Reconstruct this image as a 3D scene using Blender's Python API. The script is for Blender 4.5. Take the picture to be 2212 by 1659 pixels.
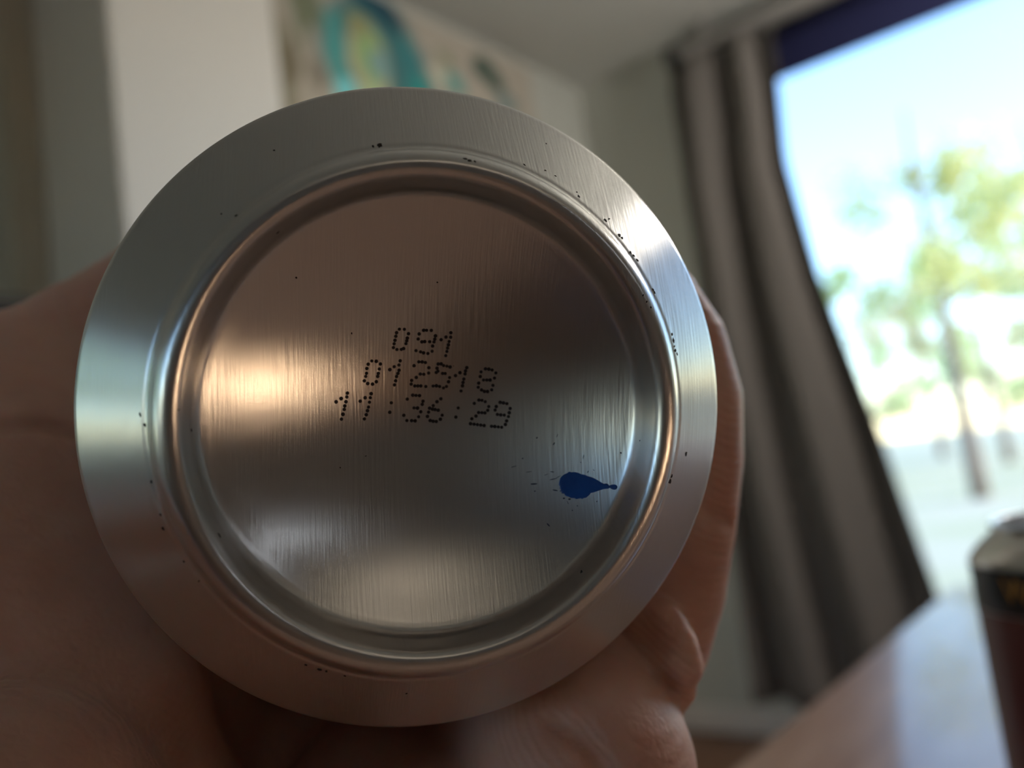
import bpy, bmesh, math, random
import numpy as np
from mathutils import Vector, Matrix
from mathutils.bvhtree import BVHTree

for o in list(bpy.data.objects): bpy.data.objects.remove(o)
SC = bpy.context.scene
COL = SC.collection
R = math.radians

# ------------------------------------------------------------------ camera, sky, sun, exposure
S = 0.93                       # metres of the room per layout unit
CZ = 0.98 * S                  # camera height above the floor
RT = Vector((0.7727644, 0.6206608, -0.1327229))
UP = Vector((0.1724239, -0.0040427, 0.9850145))
FW = Vector((-0.6108234, 0.7840688, 0.1101408))
CAM = Vector((0, 0, CZ))
FPX = 1850.0
cam_data = bpy.data.cameras.new('camera')
cam = bpy.data.objects.new('camera', cam_data); COL.objects.link(cam)
cam.matrix_world = Matrix(((RT.x, UP.x, -FW.x, CAM.x), (RT.y, UP.y, -FW.y, CAM.y), (RT.z, UP.z, -FW.z, CAM.z), (0, 0, 0, 1)))
cam_data.lens = 3.99
cam_data.sensor_fit = 'HORIZONTAL'
cam_data.sensor_width = 3.99 * 2212 / FPX
cam_data.clip_start = 0.004; cam_data.clip_end = 400
cam_data.dof.use_dof = True
cam_data.dof.focus_distance = 0.084
cam_data.dof.aperture_fstop = 1.8
SC.camera = cam

SUN_AZ, SUN_EL = R(10), R(18)
world = bpy.data.worlds.new('sky'); SC.world = world; world.use_nodes = True
wn = world.node_tree.nodes; wl = world.node_tree.links
for n in list(wn): wn.remove(n)
sky = wn.new('ShaderNodeTexSky'); sky.sky_type = 'NISHITA'; sky.sun_disc = False
sky.sun_elevation = SUN_EL; sky.sun_rotation = R(90) - SUN_AZ
sky.air_density = 1.0; sky.dust_density = 0.3; sky.ozone_density = 3.0
bg = wn.new('ShaderNodeBackground'); bg.inputs['Strength'].default_value = 0.27
wo = wn.new('ShaderNodeOutputWorld')
wl.new(sky.outputs[0], bg.inputs[0]); wl.new(bg.outputs[0], wo.inputs[0])
sd = bpy.data.lights.new('sun', 'SUN'); sd.energy = 2.0; sd.angle = R(0.6); sd.color = (1.0, 0.69, 0.42)
so = bpy.data.objects.new('sun', sd); COL.objects.link(so)
sun_dir = Vector((math.cos(SUN_EL) * math.cos(SUN_AZ), math.cos(SUN_EL) * math.sin(SUN_AZ), math.sin(SUN_EL)))
so.rotation_euler = sun_dir.to_track_quat('Z', 'Y').to_euler(); so.location = (30, -8, 26)
SC.view_settings.view_transform = 'Standard'; SC.view_settings.look = 'None'
SC.view_settings.gamma = 1.0; SC.view_settings.use_curve_mapping = False
SC.view_settings.exposure = 1.7

def rm(x, y, z): return Vector((x * S, y * S, CZ + z * S))      # layout unit -> world
def cv(x, y, z): return CAM + (RT * x + UP * y + FW * z) * 0.001   # millimetres right, up, ahead of the lens -> world

# ------------------------------------------------------------------ materials
MATS = {}
def mat(name, color, rough=0.6, metal=0.0, noise=0.0, nscale=8.0, bump=0.0, bscale=60.0, stretch=(1, 1, 1), spec=0.5, sss=0.0, coat=0.0, color2=None):
    if name in MATS: return MATS[name]
    m = bpy.data.materials.new(name); m.use_nodes = True
    nt = m.node_tree; b = nt.nodes['Principled BSDF']
    b.inputs['Base Color'].default_value = (*color, 1); b.inputs['Roughness'].default_value = rough
    b.inputs['Metallic'].default_value = metal; b.inputs['Specular IOR Level'].default_value = spec
    b.inputs['Coat Weight'].default_value = coat
    if sss:
        b.inputs['Subsurface Weight'].default_value = sss
        b.inputs['Subsurface Radius'].default_value = (1.0, 0.35, 0.2); b.inputs['Subsurface Scale'].default_value = 0.004
    tc = nt.nodes.new('ShaderNodeTexCoord'); mp = nt.nodes.new('ShaderNodeMapping')
    mp.inputs['Scale'].default_value = stretch
    nt.links.new(tc.outputs['Object'], mp.inputs[0])
    if noise or color2:
        n = nt.nodes.new('ShaderNodeTexNoise'); n.inputs['Scale'].default_value = nscale; n.inputs['Detail'].default_value = 5
        nt.links.new(mp.outputs[0], n.inputs['Vector'])
        rp = nt.nodes.new('ShaderNodeValToRGB')
        c2 = color2 or tuple(max(0, c * (1 - noise)) for c in color)
        rp.color_ramp.elements[0].position = 0.3; rp.color_ramp.elements[1].position = 0.7
        rp.color_ramp.elements[0].color = (*c2, 1); rp.color_ramp.elements[1].color = (*color, 1)
        nt.links.new(n.outputs['Fac'], rp.inputs[0]); nt.links.new(rp.outputs[0], b.inputs['Base Color'])
    if bump:
        n2 = nt.nodes.new('ShaderNodeTexNoise'); n2.inputs['Scale'].default_value = bscale; n2.inputs['Detail'].default_value = 4
        nt.links.new(mp.outputs[0], n2.inputs['Vector'])
        bp = nt.nodes.new('ShaderNodeBump'); bp.inputs['Strength'].default_value = bump; bp.inputs['Distance'].default_value = 0.002
        nt.links.new(n2.outputs['Fac'], bp.inputs['Height']); nt.links.new(bp.outputs[0], b.inputs['Normal'])
    MATS[name] = m
    return m

def glass_mat():
    m = bpy.data.materials.new('window_glass'); m.use_nodes = True
    nt = m.node_tree
    for n in list(nt.nodes): nt.nodes.remove(n)
    o = nt.nodes.new('ShaderNodeOutputMaterial'); mx = nt.nodes.new('ShaderNodeMixShader')
    t = nt.nodes.new('ShaderNodeBsdfTransparent'); t.inputs[0].default_value = (0.97, 0.97, 0.97, 1)
    g = nt.nodes.new('ShaderNodeBsdfGlossy'); g.inputs['Roughness'].default_value = 0.02
    f = nt.nodes.new('ShaderNodeFresnel'); f.inputs[0].default_value = 1.3
    nt.links.new(f.outputs[0], mx.inputs[0]); nt.links.new(t.outputs[0], mx.inputs[1]); nt.links.new(g.outputs[0], mx.inputs[2])
    nt.links.new(mx.outputs[0], o.inputs[0])
    return m
GLASS = glass_mat()
WALL = mat('wall_paint', (0.66, 0.67, 0.61), 0.85, bump=0.05, bscale=180, noise=0.04, nscale=3)
WHITE = mat('white_gloss_paint', (0.88, 0.83, 0.775), 0.5, bump=0.03, bscale=120)
CEIL = mat('ceiling_paint', (0.66, 0.66, 0.62), 0.9, bump=0.06, bscale=150)
DARKF = mat('dark_window_frame', (0.02, 0.022, 0.05), 0.5)

# ------------------------------------------------------------------ mesh helpers
def link(name, me, m=None, parent=None, smooth=False):
    o = bpy.data.objects.new(name, me); COL.objects.link(o)
    if m: me.materials.append(m)
    if parent: o.parent = parent
    if smooth:
        me.polygons.foreach_set('use_smooth', [True] * len(me.polygons))
    return o
def from_bm(name, bm, m=None, parent=None, smooth=False):
    me = bpy.data.meshes.new(name); bm.to_mesh(me); bm.free()
    return link(name, me, m, parent, smooth)
def pyd(name, v, f, m=None, parent=None, smooth=False):
    me = bpy.data.meshes.new(name); me.from_pydata([tuple(p) for p in v], [], f); me.update()
    return link(name, me, m, parent, smooth)
def empty(name, loc, label, cat, group=None):
    o = bpy.data.objects.new(name, None); o.empty_display_size = 0.02; COL.objects.link(o); o.location = loc
    return tag(o, label, cat, group)
def tag(o, label, cat, group=None):
    o['label'] = label; o['category'] = cat
    if group: o['group'] = group
    return o
def struct(o, label=None):
    o['kind'] = 'structure'
    if label: o['label'] = label
    return o
def bbox(bm, a, b, bev=0.0):
    a, b = Vector(a), Vector(b)
    lo = Vector([min(a[i], b[i]) for i in range(3)]); hi = Vector([max(a[i], b[i]) for i in range(3)])
    r = bmesh.ops.create_cube(bm, size=1.0)
    bmesh.ops.scale(bm, vec=hi - lo, verts=r['verts']); bmesh.ops.translate(bm, vec=(hi + lo) / 2, verts=r['verts'])
    if bev:
        es = list({e for v in r['verts'] for e in v.link_edges})
        bmesh.ops.bevel(bm, geom=es, offset=bev, segments=2, profile=0.5, affect='EDGES')
def boxes(name, lst, m, parent=None, bev=0.0):
    bm = bmesh.new()
    for a, b in lst: bbox(bm, a, b, bev)
    return from_bm(name, bm, m, parent)
def lathe(prof, seg=128, close_end=True):
    """profile of (radius, height) -> verts, faces about local z; a zero radius makes a pole"""
    v, f, rows = [], [], []
    for r, t in prof:
        if r < 1e-7: rows.append([len(v)]); v.append((0, 0, t))
        else:
            rows.append(list(range(len(v), len(v) + seg)))
            for i in range(seg):
                an = 2 * math.pi * i / seg; v.append((r * math.cos(an), r * math.sin(an), t))
    for a, b in zip(rows, rows[1:]):
        for i in range(seg):
            j = (i + 1) % seg
            if len(a) == 1: f.append((a[0], b[j], b[i]))
            elif len(b) == 1: f.append((a[i], a[j], b[0]))
            else: f.append((a[i], a[j], b[j], b[i]))
    return v, f
def catmull(pts, n=4):
    out = []
    P = [pts[0]] + list(pts) + [pts[-1]]
    for i in range(1, len(P) - 2):
        p0, p1, p2, p3 = (np.array(P[k], float) for k in (i - 1, i, i + 1, i + 2))
        for s in range(n):
            t = s / n
            out.append(tuple(0.5 * (2 * p1 + (p2 - p0) * t + (2 * p0 - 5 * p1 + 4 * p2 - p3) * t * t + (3 * p1 - p0 - 3 * p2 + p3) * t ** 3)))
    out.append(tuple(pts[-1])); return out
def tube(bm, pts, rad, seg=8):
    rings = []
    for i, p in enumerate(pts):
        p = Vector(p); d = (Vector(pts[min(i + 1, len(pts) - 1)]) - Vector(pts[max(i - 1, 0)])).normalized()
        u = d.orthogonal().normalized(); w = d.cross(u)
        r = rad[i] if isinstance(rad, (list, tuple)) else rad
        rings.append([bm.verts.new(p + (u * math.cos(2 * math.pi * k / seg) + w * math.sin(2 * math.pi * k / seg)) * r) for k in range(seg)])
    for a, b in zip(rings, rings[1:]):
        # match the nearest vertex so that the tube never twists
        o = min(range(seg), key=lambda q: (a[0].co - b[q].co).length)
        for k in range(seg):
            bm.faces.new((a[k], a[(k + 1) % seg], b[(k + 1 + o) % seg], b[(k + o) % seg]))
    bm.faces.new(rings[0][::-1]); bm.faces.new(rings[-1])

# ------------------------------------------------------------------ room shell (layout units, camera at the origin)
XL, YF, XR, YB, ZF, ZC = -1.679, 2.856, 3.6, -3.3, -0.98, 1.5
T = 0.12
FLOOR = mat('floor_boards', (0.20, 0.095, 0.05), 0.4, noise=0.4, nscale=5, stretch=(6, 0.6, 6))
struct(boxes('floor', [(rm(XL - T, YB - T, ZF - 0.08), rm(XR + T, YF + T, ZF))], FLOOR))
struct(boxes('ceiling', [(rm(XL - T, YB - T, ZC), rm(XR + T, YF + T, ZC + 0.1))], CEIL))
TAUPE = mat('taupe_wall_paint', (0.23, 0.18, 0.155), 0.85, bump=0.05, bscale=180)  # dark tone for unseen walls, chosen to darken what the can reflects
def wall_with_hole(name, axis, p, q, u0, u1, h, m=WALL):
    """wall slab between p and q on one axis with one rectangular opening h=(u0,u1,z0,z1)"""
    a, b, z0, z1 = h
    L = []
    for (s, e, lo, hi) in ((u0, a, ZF, ZC), (b, u1, ZF, ZC), (a, b, ZF, z0), (a, b, z1, ZC)):
        if e - s > 1e-4 and hi - lo > 1e-4:
            L.append((rm(s, p, lo), rm(e, q, hi)) if axis == 'y' else (rm(p, s, lo), rm(q, e, hi)))
    return struct(boxes(name, L, m))
WF = (-1.02, 0.95, ZF + 0.05, 1.36)        # opening in the window wall
wall_with_hole('wall_front', 'y', YF, YF + T, XL, XR, WF)
WR = (0.08, 0.92, 0.75, 1.0)               # unseen slit added in the right wall, shaped to throw sun onto the table
WL = (-1.85, -0.85, -0.15, 0.75)             # unseen opening added in the left wall for light and the can's reflections
wall_with_hole('wall_left', 'x', XL - T, XL, YB - T, YF + T, WL)
wall_with_hole('wall_right', 'x', XR, XR + T, YB, YF, WR, TAUPE)
WB = (-1.5, -0.35, -0.3, 1.1)                # unseen opening added in the back wall to light the pier
wall_with_hole('wall_back', 'y', YB - T, YB, XL, XR, WB, TAUPE)

def window(n, axis, p, h, mull, fm):
    u0, u1, z0, z1 = h; w = 0.05; d0, d1 = p + 0.03, p + 0.09
    pt = (lambda u, d, z: rm(u, d, z)) if axis == 'y' else (lambda u, d, z: rm(d, u, z))
    L = [((u0, z0), (u1, z0 + w)), ((u0, z1 - w), (u1, z1)), ((u0, z0 + w), (u0 + w, z1 - w)), ((u1 - w, z0 + w), (u1, z1 - w))]
    e = bpy.data.objects.new('window_%d' % n, None); COL.objects.link(e); struct(e)
    boxes('window_frame', [(pt(a[0], d0, a[1]), pt(b[0], d1, b[1])) for a, b in L], fm, e)
    ms = [u0 + w] + mull + [u1 - w]
    for mu in mull:
        boxes('mullion', [(pt(mu - w / 2, d0, z0 + w), pt(mu + w / 2, d1, z1 - w))], fm, e)
    for i in range(len(ms) - 1):
        a = ms[i] + (w / 2 if i else 0); b = ms[i + 1] - (w / 2 if i < len(ms) - 2 else 0)
        boxes('pane', [(pt(a, p + 0.056, z0 + w), pt(b, p + 0.062, z1 - w))], GLASS, e)
    return e
window(1, 'y', YF, WF, [0.15], DARKF)
w2 = window(2, 'x', XR, WR, [], WHITE)  # added out of view, aims a sun patch at the table
boxes('transom', [(rm(XR + 0.03, WR[0] + 0.05, 0.823), rm(XR + 0.09, WR[1] - 0.05, 0.885))], WHITE, w2)  # bar added to split the sun patch in two
window(3, 'x', XL - T, WL, [], WHITE)  # added out of view, mirrored in the can's rim
window(4, 'y', YB - T, WB, [], WHITE)  # added out of view as extra daylight from behind

# white pier that stands out of the left wall, casing beside it, skirting
PY0, PY1, PX1 = 0.74, 1.111, -1.368
struct(boxes('wall_pier', [(rm(XL, PY0, ZF), rm(PX1, PY1, ZC))], WHITE, bev=0.006))
struct(boxes('trim_1', [(rm(XL, PY0 - 0.06, ZF), rm(XL + 0.03, PY0 - 0.002, ZC))], mat('beige_trim', (0.60, 0.54, 0.44), 0.6)))
struct(boxes('baseboard_front', [(rm(XL + 0.02, YF - 0.018, ZF), rm(WF[0], YF, ZF + 0.09))], WHITE, bev=0.003))
struct(boxes('baseboard_left', [(rm(XL, PY1, ZF), rm(XL + 0.018, YF, ZF + 0.09))], WHITE, bev=0.003))

# pendant lamp added out of view on the right to brighten the room
pl = empty('added_pendant', rm(0.25, 2.15, ZC), 'added globe pendant lamp, out of view, that brightens the room corner', 'lamp')
v, f = lathe([(0, 0), (0.05, 0), (0.05, -0.018), (0.01, -0.03), (0, -0.03)], 24); pyd('ceiling_rose', v, f, WHITE, pl, True)
bm = bmesh.new(); tube(bm, [(0, 0, -0.02), (0, 0, -0.36)], 0.004, 8); from_bm('cord', bm, DARKF, pl)
LG = bpy.data.materials.new('fill_lamp_glass'); LG.use_nodes = True
LG.node_tree.nodes['Principled BSDF'].inputs['Emission Color'].default_value = (1.0, 0.95, 0.87, 1)
LG.node_tree.nodes['Principled BSDF'].inputs['Emission Strength'].default_value = 15.0
v, f = lathe([(0.13 * math.sin(math.pi * k / 16) if 0 < k < 16 else 0, -0.48 + 0.13 * math.cos(math.pi * k / 16)) for k in range(17)], 32); pyd('globe', v, f, LG, pl, True)
v, f = lathe([(0, -0.335), (0.03, -0.335), (0.035, -0.352), (0.035, -0.362), (0, -0.362)], 24); pyd('lamp_holder', v, f, DARKF, pl, True)

# unseen uplighter added to brighten the ceiling that the can base mirrors
fl = empty('added_floor_lamp', Vector((2.25, -0.85, 0)), 'added black floor lamp, out of view, throwing light up at the ceiling', 'lamp')
v, f = lathe([(0, 0.0), (0.14, 0.0), (0.14, 0.012), (0.02, 0.03), (0, 0.03)], 32); pyd('base', v, f, DARKF, fl, True)
bm = bmesh.new(); tube(bm, [(0, 0, 0.02), (0, 0, 1.66)], 0.011, 12); from_bm('pole', bm, DARKF, fl, True)
v, f = lathe([(0, 1.65), (0.04, 1.65), (0.15, 1.72), (0.185, 1.78), (0.18, 1.78), (0.145, 1.728), (0.04, 1.66), (0, 1.66)], 40); pyd('bowl', v, f, DARKF, fl, True)
LB = bpy.data.materials.new('fill_lamp_bulb'); LB.use_nodes = True
LB.node_tree.nodes['Principled BSDF'].inputs['Emission Color'].default_value = (1.0, 0.84, 0.66, 1)
LB.node_tree.nodes['Principled BSDF'].inputs['Emission Strength'].default_value = 55.0
v, f = lathe([(0.05 * math.sin(math.pi * k / 12) if 0 < k < 12 else 0, 1.705 + 0.035 * math.cos(math.pi * k / 12)) for k in range(13)], 24); pyd('bulb', v, f, LB, fl, True)

# ------------------------------------------------------------------ tall dark cabinet left of the pier
CAB = mat('dark_brown_wood', (0.045, 0.036, 0.028), 0.45, noise=0.3, nscale=6, stretch=(1, 1, 8))
cab = empty('cabinet', rm(-1.48, 0.22, ZF), 'tall dark brown cabinet against the wall beside the white pier', 'cabinet')
def crel(o, e): o.location = -e.location; return o
c0, c1 = (XL + 0.005, -0.28), (-1.30, 0.60)
crel(boxes('body', [(rm(c0[0], c0[1], ZF + 0.06), rm(c1[0], c1[1], 0.33))], CAB, cab, 0.004), cab)
crel(boxes('top', [(rm(c0[0], c0[1] - 0.01, 0.33), rm(c1[0] + 0.02, c1[1] + 0.012, 0.355))], CAB, cab, 0.004), cab)
for k in range(2):
    ya = c0[1] + 0.015 + k * 0.435
    d = crel(boxes('door', [(rm(c1[0], ya, ZF + 0.08), rm(c1[0] + 0.02, ya + 0.42, 0.31))], CAB, cab, 0.004), cab)
    v, f = lathe([(0, 0.022), (0.012, 0.018), (0.014, 0.01), (0.006, 0.004), (0.006, 0)], 16)
    kn = pyd('knob', v, f, mat('brass', (0.5, 0.36, 0.15), 0.35, 1.0), d, True)
    kn.matrix_local = Matrix.Translation(rm(c1[0] + 0.02, ya + (0.385 if k == 0 else 0.035), -0.2)) @ Matrix.Rotation(R(90), 4, 'Y')
for y in (c0[1] + 0.04, c1[1] - 0.04):
    for x in (c0[0] + 0.04, c1[0] - 0.04):
        crel(boxes('leg', [(rm(x - 0.02, y - 0.02, ZF), rm(x + 0.02, y + 0.02, ZF + 0.06))], CAB, cab), cab)

# ------------------------------------------------------------------ abstract painting on the left wall
def painting_material():
    m = bpy.data.materials.new('painted_canvas'); m.use_nodes = True
    nt = m.node_tree; b = nt.nodes['Principled BSDF']; b.inputs['Roughness'].default_value = 0.7
    tc = nt.nodes.new('ShaderNodeTexCoord'); sep = nt.nodes.new('ShaderNodeSeparateXYZ')
    nz = nt.nodes.new('ShaderNodeTexNoise'); nz.inputs['Scale'].default_value = 9; nz.inputs['Detail'].default_value = 4
    nt.links.new(tc.outputs['Object'], nz.inputs['Vector'])
    sub = nt.nodes.new('ShaderNodeVectorMath'); sub.operation = 'SUBTRACT'; sub.inputs[1].default_value = (.5, .5, .5)
    scl = nt.nodes.new('ShaderNodeVectorMath'); scl.operation = 'SCALE'; scl.inputs['Scale'].default_value = 0.07
    add = nt.nodes.new('ShaderNodeVectorMath'); add.operation = 'ADD'
    nt.links.new(nz.outputs['Color'], sub.inputs[0]); nt.links.new(sub.outputs[0], scl.inputs[0])
    nt.links.new(tc.outputs['Object'], add.inputs[0]); nt.links.new(scl.outputs[0], add.inputs[1])
    cur = nt.nodes.new('ShaderNodeRGB'); cur.outputs[0].default_value = (0.58, 0.52, 0.43, 1); last = cur.outputs[0]
    # centre y, z (layout units), radii, tilt, colour
    blobs = [(1.30, 1.05, .10, .30, 0, (.30, .27, .18)), (1.45, 1.30, .055, .12, 0, (.22, .25, .15)), (1.38, 1.14, .03, .08, 0, (.24, .20, .13)),
             (1.46, 1.13, .035, .05, 0, (.30, .26, .20)), (1.47, 1.22, .03, .04, 0, (.55, .50, .42)),
             (1.70, 1.24, .215, .225, -.1, (.03, .22, .24)), (1.72, 1.42, .12, .05, -.3, (.01, .08, .13)), (1.54, 1.22, .035, .14, .1, (.10, .48, .46)),
             (1.57, 1.11, .05, .05, 0, (.28, .90, .95)), (1.84, 1.30, .04, .08, .2, (.05, .30, .32)), (1.86, 1.2, .05, .05, 0, (.03, .38, .36)),
             (1.655, 1.23, .085, .135, .15, (.72, .64, .42)), (1.66, 1.25, .06, .10, .15, (.40, .62, .26)), (1.70, 1.235, .035, .045, 0, (.30, .52, .52)),
             (1.67, 1.13, .05, .03, 0, (.66, .85, .50)), (1.63, 1.34, .05, .04, 0, (.42, .42, .20)),
             (1.95, 1.27, .04, .04, 0, (.80, .78, .60)), (2.03, 1.28, .05, .04, 0, (.16, .45, .40)), (2.0, 1.35, .05, .02, 0, (.34, .36, .22)),
             (2.22, 1.36, .085, .05, -.3, (.025, .09, .07)), (2.30, 1.28, .07, .04, 0, (.20, .30, .30)), (1.9, 0.9, .2, .12, 0, (.05, .3, .3)), (1.5, 0.85, .12, .1, 0, (.4, .5, .2))]
    for (y, z, ry, rz, an, c) in blobs:
        mp = nt.nodes.new('ShaderNodeMapping'); mp.vector_type = 'TEXTURE'
        p = rm(0, y, z)
        mp.inputs['Location'].default_value = (0, p.y, p.z); mp.inputs['Rotation'].default_value = (an, 0, 0)
        mp.inputs['Scale'].default_value = (1000, ry * S, rz * S)
        nt.links.new(add.outputs[0], mp.inputs[0])
        ln = nt.nodes.new('ShaderNodeVectorMath'); ln.operation = 'LENGTH'; nt.links.new(mp.outputs[0], ln.inputs[0])
        mr = nt.nodes.new('ShaderNodeMapRange'); mr.interpolation_type = 'SMOOTHSTEP'
        mr.inputs['From Min'].default_value = 0.75; mr.inputs['From Max'].default_value = 1.15
        mr.inputs['To Min'].default_value = 0.92; mr.inputs['To Max'].default_value = 0
        nt.links.new(ln.outputs['Value'], mr.inputs['Value'])
        mx = nt.nodes.new('ShaderNodeMix'); mx.data_type = 'RGBA'
        nt.links.new(mr.outputs[0], mx.inputs[0]); nt.links.new(last, mx.inputs[6]); mx.inputs[7].default_value = (*c, 1)
        last = mx.outputs[2]
    nt.links.new(last, b.inputs['Base Color'])
    return m
pt = boxes('abstract_painting', [(rm(XL + 0.001, 1.18, 0.62), rm(XL + 0.03, 2.46, 1.455))], painting_material(), None, 0.003)
tag(pt, 'teal and green abstract canvas painting hung below the ceiling', 'painting')

# ------------------------------------------------------------------ blind, rail, curtain on the window wall
NAVY = mat('navy_fabric', (0.008, 0.010, 0.06), 0.8)
bl = empty('roller_blind', rm(0, YF - 0.02, 1.36), 'dark navy roller blind rolled up across the window head', 'blind')
crel(boxes('fabric', [(rm(-1.0, YF - 0.022, 1.228), rm(0.93, YF - 0.018, 1.37))], NAVY, bl), bl)
crel(boxes('bottom_bar', [(rm(-1.0, YF - 0.03, 1.218), rm(0.93, YF - 0.01, 1.232))], NAVY, bl, 0.003), bl)
bm = bmesh.new(); tube(bm, [rm(-1.0, YF - 0.035, 1.375), rm(0.93, YF - 0.035, 1.375)], 0.022, 20)
crel(from_bm('roller', bm, NAVY, bl, True), bl)

RAIL = mat('grey_rail', (0.33, 0.31, 0.29), 0.5)
rl = empty('curtain_rail', rm(0.3, 2.76, 1.42), 'grey curtain rail fixed under the ceiling above the window', 'rail')
crel(boxes('rail_profile', [(rm(-1.20, 2.735, 1.385), rm(1.85, 2.745, 1.435)), (rm(-1.20, 2.775, 1.385), rm(1.85, 2.785, 1.435)), (rm(-1.20, 2.735, 1.425), rm(1.85, 2.785, 1.435))], RAIL, rl), rl)
crel(boxes('end_cap', [(rm(-1.245, 2.725, 1.375), rm(-1.20, 2.795, 1.44))], mat('dark_plastic', (0.03, 0.03, 0.035), 0.5), rl, 0.004), rl)
for x in (-1.1, -0.1, 0.9, 1.75):
    crel(boxes('bracket', [(rm(x - 0.015, 2.745, 1.435), rm(x + 0.015, 2.775, ZC))], RAIL, rl), rl)

def curtain():
    zt, zb = 1.372, -0.825
    zr = [(-0.9, -0.585), (-0.47, -0.65), (-0.219, -0.695), (0.039, -0.737), (0.265, -0.781), (0.499, -0.827), (0.737, -0.854), (0.899, -0.871), (1.147, -0.852), (1.4, -0.845)]
    zs, xs = [a for a, b in zr], [b for a, b in zr]
    NU, NV = 120, 40
    v, f = [], []
    for j in range(NV + 1):
        z = zb + (zt - zb) * j / NV
        xr = float(np.interp(z, zs, xs)); xl = -1.262 + 0.02 * (z - 0.3)
        op = 0.5 + 0.5 * (zt - z) / (zt - zb)
        for i in range(NU + 1):
            s = i / NU
            ph = s * 2 * math.pi * 2.6 + 0.5 * math.sin(z * 1.7 + s * 4)
            y = 2.738 + (0.028 + 0.03 * op) * math.sin(ph) + 0.010 * math.sin(2.3 * ph + z * 2)
            x = xl + (xr - xl) * s + 0.012 * math.cos(ph) * op
            v.append(rm(x, y - (0.03 if z < 1.3 else 0.03 * (zt - z) / 0.085), z))
    for j in range(NV):
        for i in range(NU):
            a = j * (NU + 1) + i; f.append((a, a + 1, a + NU + 2, a + NU + 1))
    o = pyd('curtain', v, f, mat('grey_brown_curtain', (0.175, 0.155, 0.14), 0.9, bump=0.2, bscale=900), None, True)
    md = o.modifiers.new('thickness', 'SOLIDIFY'); md.thickness = 0.003
    return tag(o, 'grey brown curtain hanging in long folds beside the bright window', 'curtain')
curtain()

# ------------------------------------------------------------------ table
TZ = CZ - 0.1505
WOOD = mat('pale_table_wood', (0.56, 0.36, 0.27), 0.28, color2=(0.40, 0.235, 0.165), nscale=14, stretch=(5, 0.7, 5), bump=0.06, bscale=60, coat=0.3)
TX0, TX1, TY0, TY1 = -0.2021, 0.78, -0.085, 0.876
tb = empty('dining_table', (0.29, 0.39, 0), 'pale wooden table with a smooth glossy top', 'table')
crel(boxes('tabletop', [((TX0, TY0, TZ - 0.028), (TX1, TY1, TZ))], WOOD, tb, 0.004), tb)
crel(boxes('apron', [((TX0 + .06, TY0 + .08, TZ - 0.11), (TX0 + .08, TY1 - .08, TZ - 0.028)), ((TX1 - .08, TY0 + .08, TZ - 0.11), (TX1 - .06, TY1 - .08, TZ - 0.028)),
     ((TX0 + .08, TY0 + .06, TZ - 0.11), (TX1 - .08, TY0 + .08, TZ - 0.028)), ((TX0 + .08, TY1 - .08, TZ - 0.11), (TX1 - .08, TY1 - .06, TZ - 0.028))], WOOD, tb), tb)
for x in (TX0 + .075, TX1 - .075):
    for y in (TY0 + .075, TY1 - .075):
        bm = bmesh.new(); tube(bm, [(x, y, TZ - 0.028), (x, y, TZ - 0.12), (x, y, 0)], [0.03, 0.03, 0.019], 16)
        crel(from_bm('leg', bm, WOOD, tb, False), tb)

# ------------------------------------------------------------------ cans
ALU = None
def aluminium():
    m = bpy.data.materials.new('brushed_aluminium'); m.use_nodes = True
    nt = m.node_tree; b = nt.nodes['Principled BSDF']
    b.inputs['Base Color'].default_value = (0.70, 0.68, 0.66, 1); b.inputs['Metallic'].default_value = 1
    b.inputs['Anisotropic'].default_value = 0.75
    tg = nt.nodes.new('ShaderNodeTangent'); tg.direction_type = 'UV_MAP'; tg.uv_map = 'flat'
    nt.links.new(tg.outputs[0], b.inputs['Tangent'])
    tc = nt.nodes.new('ShaderNodeTexCoord')
    def noise(scale, st, det=4):
        mp = nt.nodes.new('ShaderNodeMapping'); mp.inputs['Scale'].default_value = st
        nt.links.new(tc.outputs['Object'], mp.inputs[0])
        n = nt.nodes.new('ShaderNodeTexNoise'); n.inputs['Scale'].default_value = scale; n.inputs['Detail'].default_value = det
        nt.links.new(mp.outputs[0], n.inputs['Vector']); return n
    grain = noise(3600, (1, 0.05, 0.05), 3)          # rolling lines of the sheet
    blot = noise(420, (1, 1, 1), 5)                   # smears and water marks
    mr = nt.nodes.new('ShaderNodeMapRange'); mr.inputs['To Min'].default_value = 0.27; mr.inputs['To Max'].default_value = 0.31
    mr.inputs['From Min'].default_value = 0.35; mr.inputs['From Max'].default_value = 0.7
    b.inputs['Roughness'].default_value = 0.29
    bp = nt.nodes.new('ShaderNodeBump'); bp.inputs['Strength'].default_value = 0.26; bp.inputs['Distance'].default_value = 0.0001
    nt.links.new(grain.outputs['Fac'], bp.inputs['Height'])
    bp2 = nt.nodes.new('ShaderNodeBump'); bp2.inputs['Strength'].default_value = 0.05; bp2.inputs['Distance'].default_value = 0.0005
    wav = noise(90, (1, 1, 1), 2)
    nt.links.new(wav.outputs['Fac'], bp2.inputs['Height']); nt.links.new(bp.outputs[0], bp2.inputs['Normal'])
    nt.links.new(bp2.outputs[0], b.inputs['Normal'])
    return m
ALU = aluminium()

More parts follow.
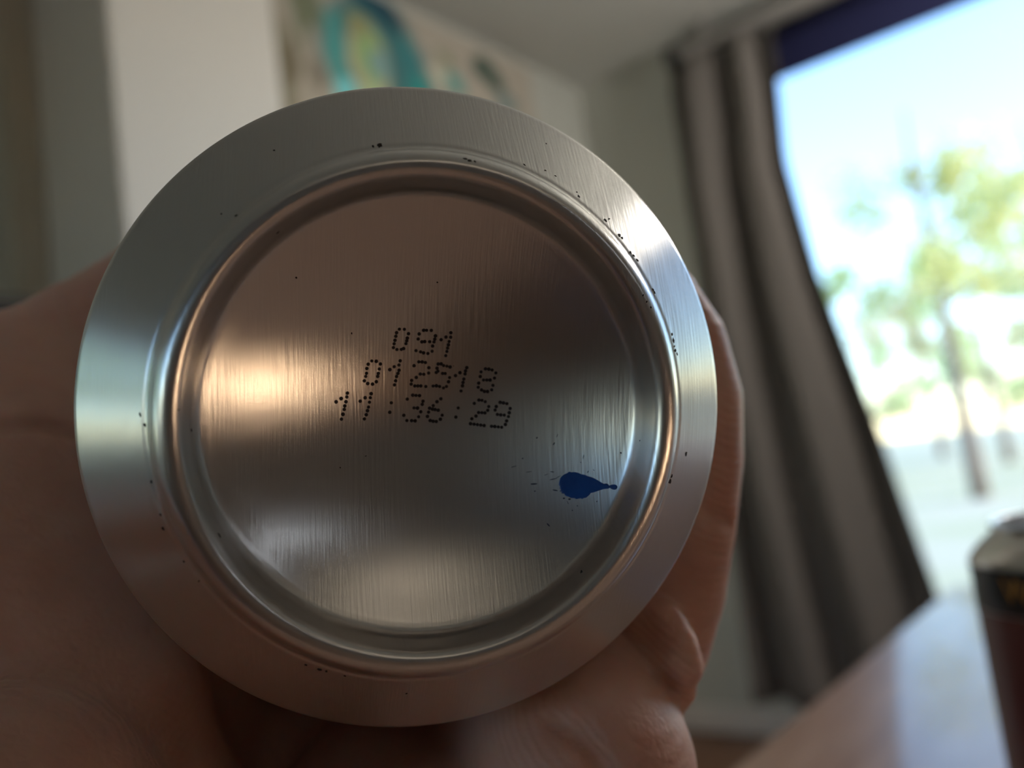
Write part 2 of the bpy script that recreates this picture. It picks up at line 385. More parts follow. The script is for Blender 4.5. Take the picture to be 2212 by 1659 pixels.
mm = 0.001
def dome(redge, t0, depth, n=14):
    Rs = (redge ** 2 + depth ** 2) / (2 * depth); out = []
    for i in range(n + 1):
        r = redge * (1 - i / n); out.append((r, t0 + math.sqrt(Rs * Rs - r * r) - math.sqrt(Rs * Rs - redge * redge)))
    return out
base_prof = catmull([(33.1, 14), (33.1, 11.4), (33.02, 10.5), (32.65, 9.6), (31.9, 8.85), (30.0, 7.1), (28.0, 5.25), (26.3, 3.7), (25.6, 3.05), (25.2, 2.75), (24.85, 2.3),
                     (24.5, 1.3), (24.0, 0.55), (23.4, 0.1), (22.85, 0.0), (22.35, 0.12), (21.95, 0.5), (21.7, 1.2), (21.55, 2.4), (21.4, 3.3), (21.0, 4.05), (20.5, 4.45), (20.1, 4.7)], 4)
base_prof += dome(19.9, 4.82, 6.0)[0:]
CAN_AX = Vector((-0.2213, 0.0292, 1.0)).normalized()
CAN_C = Vector((-7.17, -2.98, 78.33))
def can(name, loc, rot, label, group, base, printed=None):
    """beverage can along local +z, standing ring at z = 0"""
    e = empty(name, loc, label, 'can', group); e.rotation_euler = rot
    H = 122.0
    body = list(base) + []
    side = [(33.1, 14)] + [(33.1, z) for z in (30, 50, 70, 90, H - 19)] + catmull([(33.1, H - 10.3), (32.9, H - 9.3), (32.1, H - 8.0), (29.7, H - 5.4), (27.4, H - 3.5), (26.3, H - 2.6), (25.8, H - 2.0)], 4)
    prof = [(r * mm, t * mm) for r, t in body[::-1] + side[1:]]
    v, f = lathe(prof, 256)
    o = pyd('body', v, f, ALU, e, True)
    uv = o.data.uv_layers.new(name='flat')
    vi = np.empty(len(o.data.loops), int); o.data.loops.foreach_get('vertex_index', vi)
    co = np.array(v); q = co[vi][:, :2] * 10
    uv.data.foreach_set('uv', q.astype(np.float32).ravel())
    rim = catmull([(25.8, H - 2.0), (26.6, H - 1.2), (26.9, H - 0.6), (26.5, H - 0.05), (25.8, H), (25.2, H - 0.5), (24.6, H - 3.0), (24.1, H - 5.2), (23.3, H - 5.9), (22.4, H - 5.4), (21.8, H - 4.6), (20, H - 4.5), (0, H - 4.5)], 4)
    v, f = lathe([(max(0, r) * mm, t * mm) for r, t in rim if r > 0.5] + [(0, (H - 4.5) * mm)], 96)
    lid = pyd('lid', v, f, mat('lid_aluminium', (0.78, 0.78, 0.79), 0.3, 1.0), e, True)
    bm = bmesh.new()                                            # ring pull
    out_ = [(7.5 * math.cos(a), 11 * math.sin(a) + 3) for a in [2 * math.pi * k / 32 for k in range(32)]]
    inn_ = [(4.6 * math.cos(a), 4.6 * math.sin(a) + 8) for a in [2 * math.pi * k / 32 for k in range(32)]]
    ls = []
    for z in (H - 3.6, H - 2.6):
        ls.append(([bm.verts.new((x * mm, y * mm, z * mm)) for x, y in out_], [bm.verts.new((x * mm, y * mm, z * mm)) for x, y in inn_]))
    for k in range(32):
        j = (k + 1) % 32
        bm.faces.new((ls[1][0][k], ls[1][0][j], ls[1][1][j], ls[1][1][k])); bm.faces.new((ls[0][0][j], ls[0][0][k], ls[0][1][k], ls[0][1][j]))
        bm.faces.new((ls[0][0][k], ls[0][0][j], ls[1][0][j], ls[1][0][k])); bm.faces.new((ls[0][1][j], ls[0][1][k], ls[1][1][k], ls[1][1][j]))
    from_bm('pull_tab', bm, MATS['lid_aluminium'], lid)
    bm = bmesh.new(); tube(bm, [(0, 0, (H - 4.5) * mm), (0, 0, (H - 3.4) * mm), (0, 0, (H - 2.3) * mm)], [2.5 * mm, 2.5 * mm, 1.8 * mm], 16)
    from_bm('rivet', bm, MATS['lid_aluminium'], lid)
    return e, o

rotm = Matrix((RT, UP, FW)).transposed()                        # camera axes as columns (right, up, ahead)
az = rotm @ CAN_AX
ax = (RT - az * RT.dot(az)).normalized(); ay = az.cross(ax)
CANM = Matrix((ax, ay, az)).transposed()
can1, can_body = can('drink_can', cv(*CAN_C), CANM.to_euler(), 'bare silver drink can held up with its date-coded base showing', 'drink cans', base_prof)
CAN_W = Matrix.Translation(cv(*CAN_C)) @ CANM.to_4x4()
CAN_I = CAN_W.inverted()

bvh = BVHTree.FromPolygons([tuple(v.co) for v in can_body.data.vertices], [tuple(p.vertices) for p in can_body.data.polygons])
def hit(px, py):
    """where the printed mark sits on the can base, in the can's own coordinates"""
    d = RT * ((px - 1106) / FPX) - UP * ((py - 829.5) / FPX) + FW
    o = CAN_I @ CAM; dd = (CAN_I.to_3x3() @ d).normalized()
    p, n, i, t = bvh.ray_cast(o, dd)
    if p is None: return None
    if n.dot(dd) > 0: n = -n
    return p, n
INK = mat('black_ink', (0.008, 0.005, 0.009), 0.5)
def disc(bm, p, n, r, hgt=0.00003, seg=10, squash=1.0, ang=0.0, jit=0.0, rnd=random):
    u = n.orthogonal().normalized(); w = n.cross(u)
    # keep u along the can's x axis so that the squash angle means something
    u = (Vector((1, 0, 0)) - n * n.x).normalized(); w = n.cross(u)
    u2 = u * math.cos(ang) + w * math.sin(ang); w2 = n.cross(u2)
    c = bm.verts.new(p + n * hgt * 1.4)
    a = [2 * math.pi * k / seg for k in range(seg)]
    rr = [1 + rnd.uniform(-jit, jit) for _ in a]
    top = [bm.verts.new(p + n * hgt + (u2 * math.cos(t) * r + w2 * math.sin(t) * r * squash) * 0.85 * q) for t, q in zip(a, rr)]
    bot = [bm.verts.new(p - n * 0.00004 + (u2 * math.cos(t) * r + w2 * math.sin(t) * r * squash) * q) for t, q in zip(a, rr)]
    for k in range(seg):
        j = (k + 1) % seg
        bm.faces.new((c, top[k], top[j])); bm.faces.new((top[k], bot[k], bot[j], top[j]))
CODE = [  # dot centres of every printed character, 4.096 steps to the photograph's pixel, from pixel (660, 660)
 [(831,209),(875,210),(911,249),(901,288),(896,312),(889,337),(868,381),(848,388),(809,389),(778,372),(784,338),(792,307),(799,272),(806,240)],
 [(1046,219),(1072,219),(1113,220),(1006,251),(997,296),(1030,321),(1055,319),(1099,320),(1150,268),(1144,297),(1137,322),(1125,358),(1120,404),(1083,424),(1045,419),(1018,410),(978,399)],
 [(1286,240),(1285,280),(1243,279),(1200,302),(1271,318),(1265,347),(1258,376),(1251,406),(1241,443)],
 [(587,490),(626,493),(663,517),(653,561),(645,600),(639,627),(627,674),(593,695),(551,690),(521,666),(533,627),(540,599),(543,557),(555,519)],
 [(838,489),(827,526),(785,541),(747,567),(828,572),(818,600),(806,628),(798,665),(788,702)],
 [(1003,498),(1032,499),(1061,504),(961,532),(1092,550),(1090,597),(1047,608),(1016,606),(980,636),(939,662),(935,695),(967,711),(994,711),(1021,711),(1065,716)],
 [(1174,517),(1200,516),(1222,531),(1251,536),(1279,543),(1164,554),(1172,580),(1157,592),(1213,600),(1236,601),(1275,637),(1266,674),(1247,716),(1221,729),(1187,716),(1158,710),(1129,712)],
 [(1427,549),(1416,578),(1412,605),(1367,594),(1327,620),(1401,650),(1394,680),(1389,710),(1376,756)],
 [(1592,560),(1622,563),(1651,570),(1553,587),(1684,596),(1546,628),(1672,642),(1575,659),(1604,659),(1633,659),(1532,686),(1658,706),(1528,723),(1647,746),(1557,747),(1583,760),(1610,761)],
 [(371,775),(366,809),(316,823),(271,852),(358,851),(348,888),(343,919),(332,962),(319,1005)],
 [(581,780),(574,815),(528,816),(484,846),(566,855),(558,898),(549,930),(538,966),(522,1003)],
 [(760,860),(746,944)],
 [(949,793),(978,795),(1009,797),(901,828),(1040,846),(1033,874),(960,906),(991,907),(1020,940),(1001,984),(970,1020),(939,1018),(897,1017),(870,971)],
 [(1198,825),(1163,851),(1130,885),(1098,908),(1124,916),(1146,920),(1174,926),(1089,943),(1079,981),(1209,970),(1193,1006),(1103,1017),(1129,1024),(1157,1026)],
 [(1351,906),(1330,987)],
 [(1493,866),(1534,836),(1561,839),(1590,851),(1621,894),(1612,927),(1587,950),(1560,948),(1531,947),(1508,978),(1471,1002),(1460,1046),(1491,1050),(1520,1054),(1550,1058),(1580,1062)],
 [(1722,857),(1751,862),(1781,869),(1687,894),(1677,925),(1810,911),(1802,949),(1795,983),(1697,964),(1727,968),(1758,970),(1779,1021),(1768,1053),(1735,1077),(1705,1074),(1674,1071),(1645,1069)]]
random.seed(4)
for ch in CODE:
    bm = bmesh.new()
    for (x, y) in ch:
        h = hit(660 + x / 4.096, 660 + y / 4.096)
        if h: disc(bm, h[0], h[1], 0.000205 * random.uniform(0.92, 1.08), seg=12)
    from_bm('printed_character', bm, INK, can_body)

# blue ink drop with its tail, built up as a thin cushion on the metal
BLUE = mat('blue_ink', (0.009, 0.085, 0.38), 0.25, noise=0.35, nscale=300, coat=0.4)
OUT = [(445,590),(452,562),(460,545),(478,526),(500,512),(522,503),(532,494),(545,492),(556,497),(575,494),(600,497),(625,505),(650,515),(676,519),(700,530),(730,539),(760,550),(786,565),(810,580),(832,594),(850,602),(868,599),(882,603),(897,618),(908,612),(925,608),(945,607),(960,613),(968,622),(970,632),(966,645),(950,655),(932,655),(915,648),(900,637),(886,647),(870,648),(850,650),(830,655),(805,663),(780,672),(755,680),(730,685),(724,697),(708,712),(690,728),(668,732),(655,740),(640,734),(618,738),(600,741),(586,733),(566,732),(550,730),(530,718),(512,714),(500,706),(492,692),(470,690),(468,676),(450,670),(462,655),(449,640),(452,628),(442,612)]
P2 = [(1100 + x / 4.148, 900 + y / 4.148) for x, y in OUT]
bm = bmesh.new(); rings = []
cx = [(1100 + min(max(x, 500), 940) / 4.148, 900 + (y * 0.0 + 620) / 4.148) for x, y in OUT]
for k, (s, hh) in enumerate([(1.0, -0.02), (0.97, 0.03), (0.86, 0.045), (0.6, 0.05), (0.25, 0.05)]):
    ring = []
    for (a, b) in zip(P2, cx):
        h = hit(b[0] + (a[0] - b[0]) * s, b[1] + (a[1] - b[1]) * s)
        ring.append(bm.verts.new(h[0] + h[1] * hh * mm))
    rings.append(ring)
n = len(P2)
for a, b in zip(rings, rings[1:]):
    for k in range(n):
        bm.faces.new((a[k], a[(k + 1) % n], b[(k + 1) % n], b[k]))
mid = [bm.verts.new(hit(b[0], b[1])[0] + hit(b[0], b[1])[1] * 0.05 * mm) for b in cx]
for k in range(n):
    bm.faces.new((rings[-1][k], rings[-1][(k + 1) % n], mid[(k + 1) % n], mid[k]))
bmesh.ops.remove_doubles(bm, verts=bm.verts, dist=1e-7)
bmesh.ops.recalc_face_normals(bm, faces=bm.faces)
ib = from_bm('ink_drop', bm, BLUE, can_body, True); ib['label'] = 'blue ink splash drop with a thin tail'

bm = bmesh.new()                                                # splashes around the drop
for (x, y, r, sq, an) in [(222,603,40,.22,0), (400,243,20,.4,-.9), (248,190,13,.6,-.7), (120,375,11,.6,-.4), (665,360,26,.2,-1.3), (350,970,26,.28,.9), (175,495,36,.1,-.1), (40,448,34,.12,-.25),
                          (395,560,44,.12,-.15), (385,495,26,.2,.2), (410,660,34,.22,.25), (490,732,14,.7,0), (540,740,16,.6,0), (565,840,8,.8,0), (610,800,7,.9,0), (757,480,12,.4,.9), (705,495,16,.3,-1), (525,770,20,.15,1.2),
                          (1170,215,11,.8,0), (1000,325,12,.8,.5), (785,760,10,.5,-.8), (230,668,12,.5,0), (640,410,8,.6,0), (330,520,24,.12,-.3), (440,540,30,.12,-.4), (430,170,22,.15,-1.1)]:
    h = hit(1100 + x / 4.148, 900 + y / 4.148)
    if h: disc(bm, h[0], h[1], r / 4.148 * 0.0000425, squash=sq, ang=-an, jit=.12, hgt=0.00001)
sp = from_bm('ink_splatter', bm, mat('dried_blue_grey_ink', (0.02, 0.03, 0.07), 0.5), can_body); sp['kind'] = 'stuff'

bm = bmesh.new()                                                # grime caught in the groove
for (x, y, r) in [(510,466,5),(478,462,2.5),(820,314,7),(806,316,4),(1005,343,6),(1015,347,5),(1026,349,4),(1133,356,4),(1178,368,3),(1200,380,3),(1250,424,4.5),(1246,415,3),(1308,476,5),(1316,473,4),(1338,508,6),(1344,514,5),(1377,562,5),(1362,545,4),(1369,552,4),(1411,626,4),(1414,632,4),(1389,638,3),(1397,652,3),(1406,664,3),(1452,722,5),(1455,735,6),(1457,748,4),(1459,757,5),(1463,765,4),(303,896,6),(313,918,6),(413,929,5),(385,885,3),(327,1041,4),(347,1112,5),(352,1142,5),(397,1213,4),(430,1255,4),(474,1157,7),(600,502,4.5),(1256,1235,6),(1447,1040,7),(1451,1029,5),(1482,980,6),(690,1446,7),(705,1450,5),(660,1436,4),(745,1460,4),(790,985,3),(735,1010,2),(878,1498,4),(592,325,3),(1180,310,2.5),(760,720,3),(945,610,2.5),(980,790,2),(640,600,3)]:
    h = hit(x, y)
    if h: disc(bm, h[0], h[1], r * 0.000042, squash=random.uniform(.5, .95), ang=random.uniform(0, 3), jit=.3, hgt=0.00003)
dr = from_bm('grime_specks', bm, mat('dark_grime', (0.02, 0.012, 0.008), 0.8), can_body); dr['kind'] = 'stuff'

# second can standing on the table
can2, body2 = can('drink_can', Vector((-0.0228, 0.2690, TZ)), (0, 0, R(200)), 'black and dark red drink can standing on the table', 'drink cans', base_prof)
def band(name, z0, z1, m, parent, r=33.16):
    v, f = lathe([(33.05 * mm, z0 * mm), (r * mm, (z0 + .1) * mm), (r * mm, (z1 - .1) * mm), (33.05 * mm, z1 * mm)], 128)
    return pyd(name, v, f, m, parent, True)
band('black_band', 100.5, 112.0, mat('black_print', (0.006, 0.006, 0.012), 0.4), body2)
band('red_band', 14.5, 100.4, mat('dark_red_print', (0.13, 0.012, 0.024), 0.4, color2=(0.10, 0.022, 0.012), nscale=30, stretch=(.2, .2, 1)), body2)
def wrap_text(txt, parent, zc, size, ang, m):
    cu = bpy.data.curves.new('lettering', 'FONT'); cu.body = txt; cu.size = size; cu.align_x = 'LEFT'; cu.extrude = 0.0
    to = bpy.data.objects.new('tmp', cu); COL.objects.link(to)
    dg = bpy.context.evaluated_depsgraph_get(); me = bpy.data.meshes.new_from_object(to.evaluated_get(dg))
    bpy.data.objects.remove(to)
    bm = bmesh.new(); bm.from_mesh(me)
    bmesh.ops.subdivide_edges(bm, edges=[e for e in bm.edges if e.calc_length() > 0.002], cuts=3)
    for v in bm.verts:
        th = ang + v.co.x / 0.0332; v.co = Vector((0.03322 * math.cos(th), 0.03322 * math.sin(th), zc + v.co.y))
    return from_bm('lettering', bm, m, parent)
GOLD = mat('gold_print', (0.55, 0.28, 0.06), 0.5)
# the letters start on the side turned to the lens
toc = (CAM - Vector((-0.0245, 0.2675, CAM.z))).normalized()
la = math.atan2(toc.y, toc.x) - R(200)
wrap_text('WE', body2, 0.1042, 0.0085, la - R(47), GOLD)

# ------------------------------------------------------------------ left hand (millimetres in lens axes, then placed in the world)
def np3(v): return np.array(v, np.float32)
cC, cA = np3(CAN_C), np3(CAN_AX)
e1 = np3([1, 0, 0]); e1 = e1 - cA * e1.dot(cA); e1 /= np.linalg.norm(e1); e2 = np.cross(cA, e1)
if e2[1] < 0: e2 = -e2
def cy(t, ang, rad):
    a = math.radians(ang); return cC + cA * t + rad * (math.cos(a) * e1 + math.sin(a) * e2)
PRIMS = []                                                       # (a, b, ra, rb, blend)
def chain(pts, k=3.0):
    PRIMS.append(([(np3(p), np3(q), r, r2) for (p, r), (q, r2) in zip(pts, pts[1:])], k))
def finger(t, mcp, pip, dip, tip, rs, dt=0.0):
    pts = [(cy(t, *mcp), rs[0]), (cy(t + dt * .3, *pip), rs[1]), (cy(t + dt * .7, *dip), rs[2]), (cy(t + dt, *tip), rs[3])]
    chain(pts, 2.2)
# palm: heel on the left, hollow below, pads below right
chain([(cy(62, 186, 56), 18), (cy(46, 203, 56), 20), (cy(34, 222, 56), 17)], 6)                  # heel
chain([(cy(14, 226, 61), 17), (cy(13, 248, 69), 13.5), (cy(15, 272, 69), 12.5), (cy(24, 290, 60), 12)], 4)   # little-finger edge of the palm
chain([(cy(34, 224, 60), 17), (cy(34, 248, 70), 14), (cy(34, 272, 70), 13), (cy(36, 288, 60), 13)], 5)
chain([(cy(54, 216, 58), 18), (cy(56, 248, 66), 15), (cy(54, 285, 58), 13)], 6)
chain([(cy(80, 205, 52), 17), (cy(82, 245, 52), 15), (cy(76, 285, 51), 13)], 6)
chain([(cy(90, 195, 50), 14), (cy(98, 240, 50), 13), (cy(94, 285, 49), 12)], 6)
# fingers wrapped round the can, little finger next to the base
chain([(cy(31, -64, 48.8), 11.4), (cy(31, -55, 47.4), 10.3), (cy(31, -45, 45.2), 9.6), (cy(31, -36, 43.2), 8.8), (cy(31, -25, 41.4), 7.7), (cy(31, -12, 40.2), 7.0), (cy(31, 0, 39.6), 6.6), (cy(31.5, 11, 38.9), 6.0), (cy(32, 21, 37.8), 5.0)], 2.0)
finger(50, (-68, 48), (-16, 41.3), (16, 40.6), (38, 40.0), (10.5, 8.0, 7.6, 6.6), 2)
finger(71, (-68, 48), (-14, 41.5), (20, 41.0), (44, 40.0), (11.0, 8.2, 7.8, 7.0), 2)
finger(92, (-70, 48), (-18, 41.5), (16, 41.0), (40, 40.0), (11.0, 8.2, 7.8, 7.0), -1)
# thumb up the far left side
chain([(cy(66, 190, 50), 17), (cy(70, 173, 45), 13), (cy(73, 154, 39.8), 8.6), (cy(74, 128, 39), 7.2)], 5)
# flexed pads and folds at the root of the little finger
PADS = [(cy(20, -65.5, 48.8), cy(33, -69, 50), 13.9, 13.7, 0.8), (cy(27, -55, 46.0), cy(34, -56, 46), 9.0, 9.5, 1.5), (cy(25, -88, 57), cy(40, -92, 58), 14.0, 14, 2.0)]
PRIMS += [([(np3(a), np3(b), r, r2)], k) for a, b, r, r2, k in PADS]
# wrist and forearm down to the elbow on the table
WR0, WR1, ELB = cy(55, 203, 70), np3([-108, -58, 84]), np3([-223, -196, -99])
chain([(cy(50, 205, 60), 24), (WR1, 25)], 10)
FA = [(WR1, 25), (WR1 * .7 + ELB * .3, 30), (WR1 * .3 + ELB * .7, 37), (ELB, 33)]
chain(FA, 12)

def cone_sd(P, a, b, ra, rb):
    ab = b - a; h = np.clip(((P - a) @ ab) / max(float(ab @ ab), 1e-6), 0, 1)
    d = P - a - h[:, None] * ab
    return np.sqrt((d * d).sum(1)) - (ra + (rb - ra) * h)
def hand_sd(P):
    D = None
    for segs, k in PRIMS:
        d = None
        for sg in segs:
            q = cone_sd(P, *sg); d = q if d is None else np.minimum(d, q)
        if D is None: D = d; continue
        h = np.clip(0.5 + 0.5 * (D - d) / k, 0, 1)
        D = D * (1 - h) + d * h - k * h * (1 - h)
    v = P - cC; t = v @ cA; rad = np.sqrt(np.maximum((v * v).sum(1) - t * t, 0))
    for a, b, r in CREASE:
        d = cone_sd(P, a, b, r, r); D = np.maximum(D, -d) + np.clip(1.0 - np.abs(D + d), 0, 1) ** 2 * 0.25
    c = np.maximum(rad - 33.3, np.maximum(7.0 - t, t - 118))
    return np.maximum(D, -c)
CREASE = []
def march(px, py):
    d = np3([(px - 1106) / FPX, -(py - 829.5) / FPX, 1]); d /= np.linalg.norm(d); t = 60.0
    for _ in range(90): t += float(hand_sd((d * t)[None].astype(np.float32))[0]) * .8
    return d * t if t < 220 else None
NEW = []
for line, r in [([(1385, 1335), (1420, 1385), (1444, 1440), (1454, 1485)], 3.0), ([(1430, 1340), (1460, 1390), (1474, 1440)], 2.7)]:    # pinched skin folds
    q = [march(*p) for p in line]; q = [np3(p * (1 + 0.7 / np.linalg.norm(p))) for p in q if p is not None]
    PRIMS.append(([(a, b, r, r) for a, b in zip(q, q[1:])], 0.5))
for line, r in [
                ([(1515, 1095), (1545, 1116), (1578, 1127)], 0.75), ([(0, 925), (60, 915), (120, 918), (165, 935)], 1.2), ([(1200, 1560), (1260, 1590), (1300, 1640), (1315, 1700)], 1.2)]:
    q = [march(*p) for p in line]; q = [np3(p) for p in q if p is not None]
    NEW += [(a, b, r) for a, b in zip(q, q[1:])]
CREASE += NEW
def surface_net(sd, lo, hi, h, B=8):
    lo = np3(lo); n = [int(math.ceil((hi[i] - lo[i]) / h / B)) * B for i in range(3)]
    D = np.empty(n, np.float32)
    nb = [q // B for q in n]
    ci = np.stack(np.meshgrid(*[np.arange(q) for q in nb], indexing='ij'), -1).reshape(-1, 3)
    cen = lo + (ci * B + (B - 1) / 2) * h
    dc = sd(cen.astype(np.float32))
    D[:] = np.repeat(np.repeat(np.repeat(dc.reshape(nb), B, 0), B, 1), B, 2)
    act = ci[np.abs(dc) < B * h * 0.9 + 4]
    loc = np.stack(np.meshgrid(*[np.arange(B)] * 3, indexing='ij'), -1).reshape(-1, 3)
    for s in range(0, len(act), 400):
        idx = (act[s:s + 400, None] * B + loc[None]).reshape(-1, 3)
        D[idx[:, 0], idx[:, 1], idx[:, 2]] = sd((lo + idx * h).astype(np.float32))
    neg = D < 0
    cn = np.zeros([q - 1 for q in n], np.int8)
    for a in (0, 1):
        for b in (0, 1):
            for c in (0, 1): cn += neg[a:n[0] - 1 + a, b:n[1] - 1 + b, c:n[2] - 1 + c]
    cells = np.argwhere((cn > 0) & (cn < 8))
    idm = np.full(cn.shape, -1, np.int64); idm[tuple(cells.T)] = np.arange(len(cells))
    acc = np.zeros((len(cells), 3)); cnt = np.zeros(len(cells))
    cor = [(a, b, c) for a in (0, 1) for b in (0, 1) for c in (0, 1)]
    for p in cor:
        for ax_ in range(3):
            if p[ax_]: continue
            q = list(p); q[ax_] = 1
            i0 = cells + np.array(p); i1 = cells + np.array(q)
            d0 = D[tuple(i0.T)]; d1 = D[tuple(i1.T)]; mk = (d0 < 0) != (d1 < 0)
            tt = np.where(mk, d0 / np.where(mk, d0 - d1, 1), 0)
            acc += np.where(mk[:, None], i0 + (i1 - i0) * tt[:, None], 0); cnt += mk
    V = lo + (acc / cnt[:, None]) * h
    F = []
    for ax_ in range(3):
        u, w = [(1, 2), (2, 0), (0, 1)][ax_]
        s0 = [slice(None)] * 3; s1 = [slice(None)] * 3; s0[ax_] = slice(0, -1); s1[ax_] = slice(1, None)
        n0, n1 = neg[tuple(s0)], neg[tuple(s1)]
        e = np.argwhere(n0 != n1)
        e = e[(e[:, u] > 0) & (e[:, w] > 0) & (e[:, u] < n[u] - 1) & (e[:, w] < n[w] - 1)]
        fl = n0[tuple(e.T)]
        def g(du, dw):
            c = e.copy(); c[:, u] -= du; c[:, w] -= dw; return idm[tuple(c.T)]
        q = np.stack([g(1, 1), g(0, 1), g(0, 0), g(1, 0)], 1)
        q[~fl] = q[~fl][:, ::-1]
        F.append(q)
    return V, np.concatenate(F)
HV, HF = surface_net(hand_sd, (-270, -265, -140), (48, 62, 200), 0.95)
nrm_pts = HV.astype(np.float32)
HW = np.array(CAM) + (HV[:, :1] * np.array(RT) + HV[:, 1:2] * np.array(UP) + HV[:, 2:] * np.array(FW)) * 0.001
wr = Vector(np.array(CAM) + (np.array(RT) * WR1[0] + np.array(UP) * WR1[1] + np.array(FW) * WR1[2]) * 0.001)

def skin_material():
    m = bpy.data.materials.new('skin'); m.use_nodes = True
    nt = m.node_tree; b = nt.nodes['Principled BSDF']
    b.inputs['Roughness'].default_value = 0.52; b.inputs['Specular IOR Level'].default_value = 0.4
    b.inputs['Subsurface Weight'].default_value = 0.4; b.inputs['Subsurface Radius'].default_value = (1.0, 0.3, 0.15); b.inputs['Subsurface Scale'].default_value = 0.003
    tc = nt.nodes.new('ShaderNodeTexCoord')
    n = nt.nodes.new('ShaderNodeTexNoise'); n.inputs['Scale'].default_value = 70; n.inputs['Detail'].default_value = 6
    nt.links.new(tc.outputs['Object'], n.inputs['Vector'])
    rp = nt.nodes.new('ShaderNodeValToRGB'); rp.color_ramp.elements[0].position = .3; rp.color_ramp.elements[1].position = .72
    rp.color_ramp.elements[0].color = (0.56, 0.29, 0.22, 1); rp.color_ramp.elements[1].color = (0.68, 0.42, 0.33, 1)
    nt.links.new(n.outputs['Fac'], rp.inputs[0]); nt.links.new(rp.outputs[0], b.inputs['Base Color'])
    w = nt.nodes.new('ShaderNodeTexWave'); w.inputs['Scale'].default_value = 330; w.inputs['Distortion'].default_value = 3; w.inputs['Detail'].default_value = 3; w.inputs['Detail Scale'].default_value = 1.5
    mp = nt.nodes.new('ShaderNodeMapping'); mp.inputs['Rotation'].default_value = (0.4, 0.7, 0.3)
    nt.links.new(tc.outputs['Object'], mp.inputs[0]); nt.links.new(mp.outputs[0], w.inputs['Vector'])
    vo = nt.nodes.new('ShaderNodeTexVoronoi'); vo.inputs['Scale'].default_value = 900; vo.feature = 'DISTANCE_TO_EDGE'
    nt.links.new(tc.outputs['Object'], vo.inputs['Vector'])
    b1 = nt.nodes.new('ShaderNodeBump'); b1.inputs['Strength'].default_value = 0.2; b1.inputs['Distance'].default_value = 0.0003
    b2 = nt.nodes.new('ShaderNodeBump'); b2.inputs['Strength'].default_value = 0.25; b2.inputs['Distance'].default_value = 0.0003
    nt.links.new(w.outputs['Fac'], b1.inputs['Height']); nt.links.new(vo.outputs['Distance'], b2.inputs['Height'])
    nt.links.new(b1.outputs[0], b2.inputs['Normal']); nt.links.new(b2.outputs[0], b.inputs['Normal'])
    return m
hand = pyd('hand', HW - np.array(wr), HF.tolist(), skin_material(), None, True)
hand.location = wr
md = hand.modifiers.new('soften', 'SMOOTH'); md.factor = 0.5; md.iterations = 1
tag(hand, 'bare left hand and forearm gripping the silver can', 'hand')

# ------------------------------------------------------------------ garden outside the window
random.seed(11)
GRASS = mat('grass', (0.44, 0.46, 0.26), 0.9, color2=(0.58, 0.55, 0.42), nscale=0.6)
g = boxes('garden_ground', [((-60, -60, -0.4), (60, 90, -0.14))], GRASS); struct(g)
BARK = mat('bark', (0.22, 0.18, 0.15), 0.9, noise=0.4, nscale=12)
def leaf_mat(name, c):
    m = mat(name, c, 0.6)
    b = m.node_tree.nodes['Principled BSDF']; nt = m.node_tree
    tr = nt.nodes.new('ShaderNodeBsdfTranslucent'); tr.inputs[0].default_value = (c[0] * 1.1, c[1] * 1.2, c[2] * .6, 1)
    mx = nt.nodes.new('ShaderNodeMixShader'); mx.inputs[0].default_value = 0.45
    o = nt.nodes['Material Output']
    nt.links.new(b.outputs[0], mx.inputs[1]); nt.links.new(tr.outputs[0], mx.inputs[2]); nt.links.new(mx.outputs[0], o.inputs[0])
    return m
LEAF = [leaf_mat('yellow_green_leaves', (0.58, 0.60, 0.36)), leaf_mat('mid_green_leaves', (0.46, 0.55, 0.36)), leaf_mat('haze_pale_leaves', (0.60, 0.56, 0.46))]  # leaf colours paled to stand for haze and overexposure
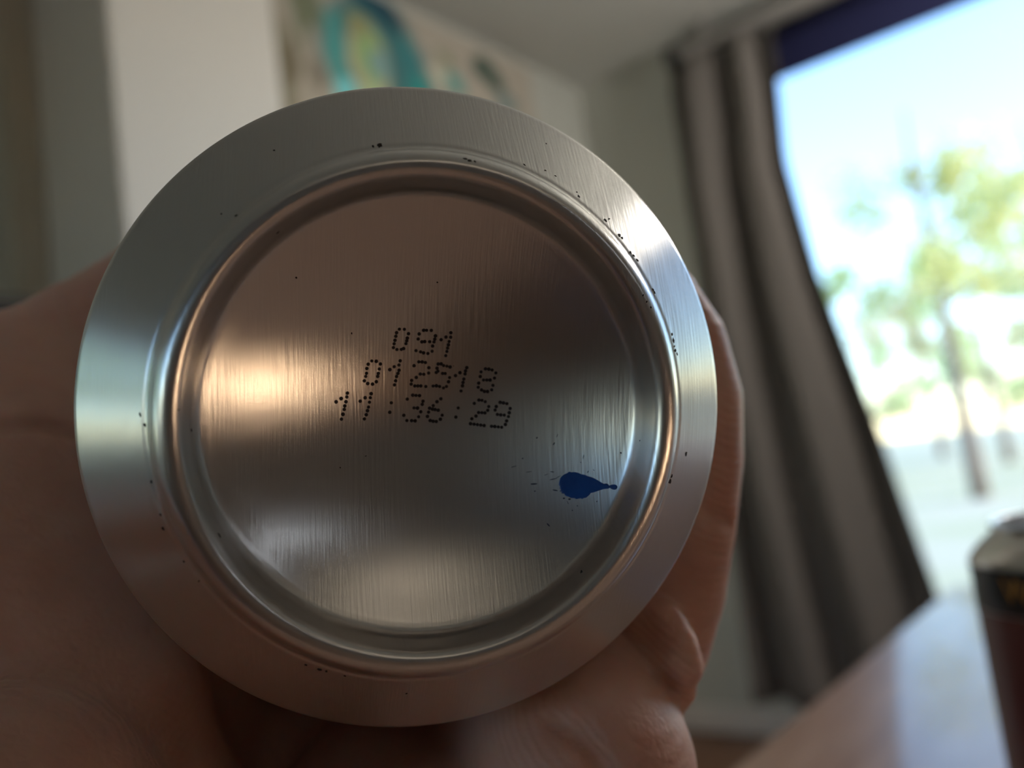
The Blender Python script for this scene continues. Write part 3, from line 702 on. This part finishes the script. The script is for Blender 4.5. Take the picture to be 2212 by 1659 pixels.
def tree(x, y, h, spread, nleaf, kind, label, ls=0.10, low=0.35):
    e = empty('tree', (x, y, -0.12), label, 'tree', 'garden trees')
    bm = bmesh.new()
    lean = random.uniform(-.3, .3)
    tr = [(lean * (k / 6) ** 2 * h * .3 + random.uniform(-.05, .05), random.uniform(-.05, .05), h * .9 * k / 6) for k in range(7)]
    tube(bm, tr, [0.02 * h * (1 - .85 * k / 6) for k in range(7)], 8)
    tips = []
    for k in range(16):
        f = low + (0.95 - low) * random.random()
        i = min(5, int(f * 6)); q = f * 6 - i
        b = Vector(tr[i]).lerp(Vector(tr[i + 1]), q)
        a = random.uniform(0, 6.28); L = spread * (1.15 - .7 * f) * random.uniform(.6, 1.1)
        m1 = b + Vector((math.cos(a) * L * .55, math.sin(a) * L * .55, L * .25)); en = b + Vector((math.cos(a) * L, math.sin(a) * L, L * random.uniform(.3, .7)))
        tube(bm, [b, m1, en], [.006 * h * (1.2 - f), .004 * h * (1.2 - f), .0015 * h], 5)
        tips += [m1.lerp(en, .3), m1.lerp(en, .7), en]
    from_bm('trunk', bm, BARK, e, True)
    v, f = [], []
    for k in range(nleaf):
        c = random.choice(tips) + Vector([random.gauss(0, spread * .10) for _ in range(3)])
        u = Vector([random.gauss(0, 1) for _ in range(3)]).normalized(); w = u.orthogonal().normalized() * ls * .45; u = u * ls
        i = len(v); v += [c - u, c + w, c + u, c - w]; f.append((i, i + 1, i + 2, i + 3))
    fo = pyd('foliage', v, f, LEAF[kind], e); fo['kind'] = 'stuff'
    return e
tree(-2.35, 12.5, 5.9, 1.6, 1500, 0, 'slim tree with yellow green crown in the sunny garden', .09, .45)
tree(-0.9, 16.6, 6.4, 1.7, 1300, 0, 'tall airy yellow green tree whose crown tops the others', .10, .4)
tree(-4.9, 16.4, 4.6, 1.5, 1300, 1, 'shorter mid green tree showing next to the curtain', .10, .2)
tree(-3.2, 20.8, 5.2, 1.8, 1700, 1, 'broad mid green tree standing farther back in the garden', .12, .15)
tree(-0.8, 27.0, 6.5, 2.2, 2000, 2, 'thin tree whose sparse leaves are coloured pale for haze', .13, .1)
tree(-6.0, 28.0, 6.0, 2.2, 2000, 2, 'tree coloured pale for haze at the far edge of the lawn', .13, .1)
tree(-3.4, 33.0, 6.0, 2.4, 2200, 2, 'haze-pale tree seen between the trunks at the end of the garden', .14, .05)
tree(-5.2, -4.1, 3.6, 1.9, 3800, 1, 'unseen bushy tree added outside a window to tone its reflection', .12, .15)  # added out of view to dim and green the left window's reflection
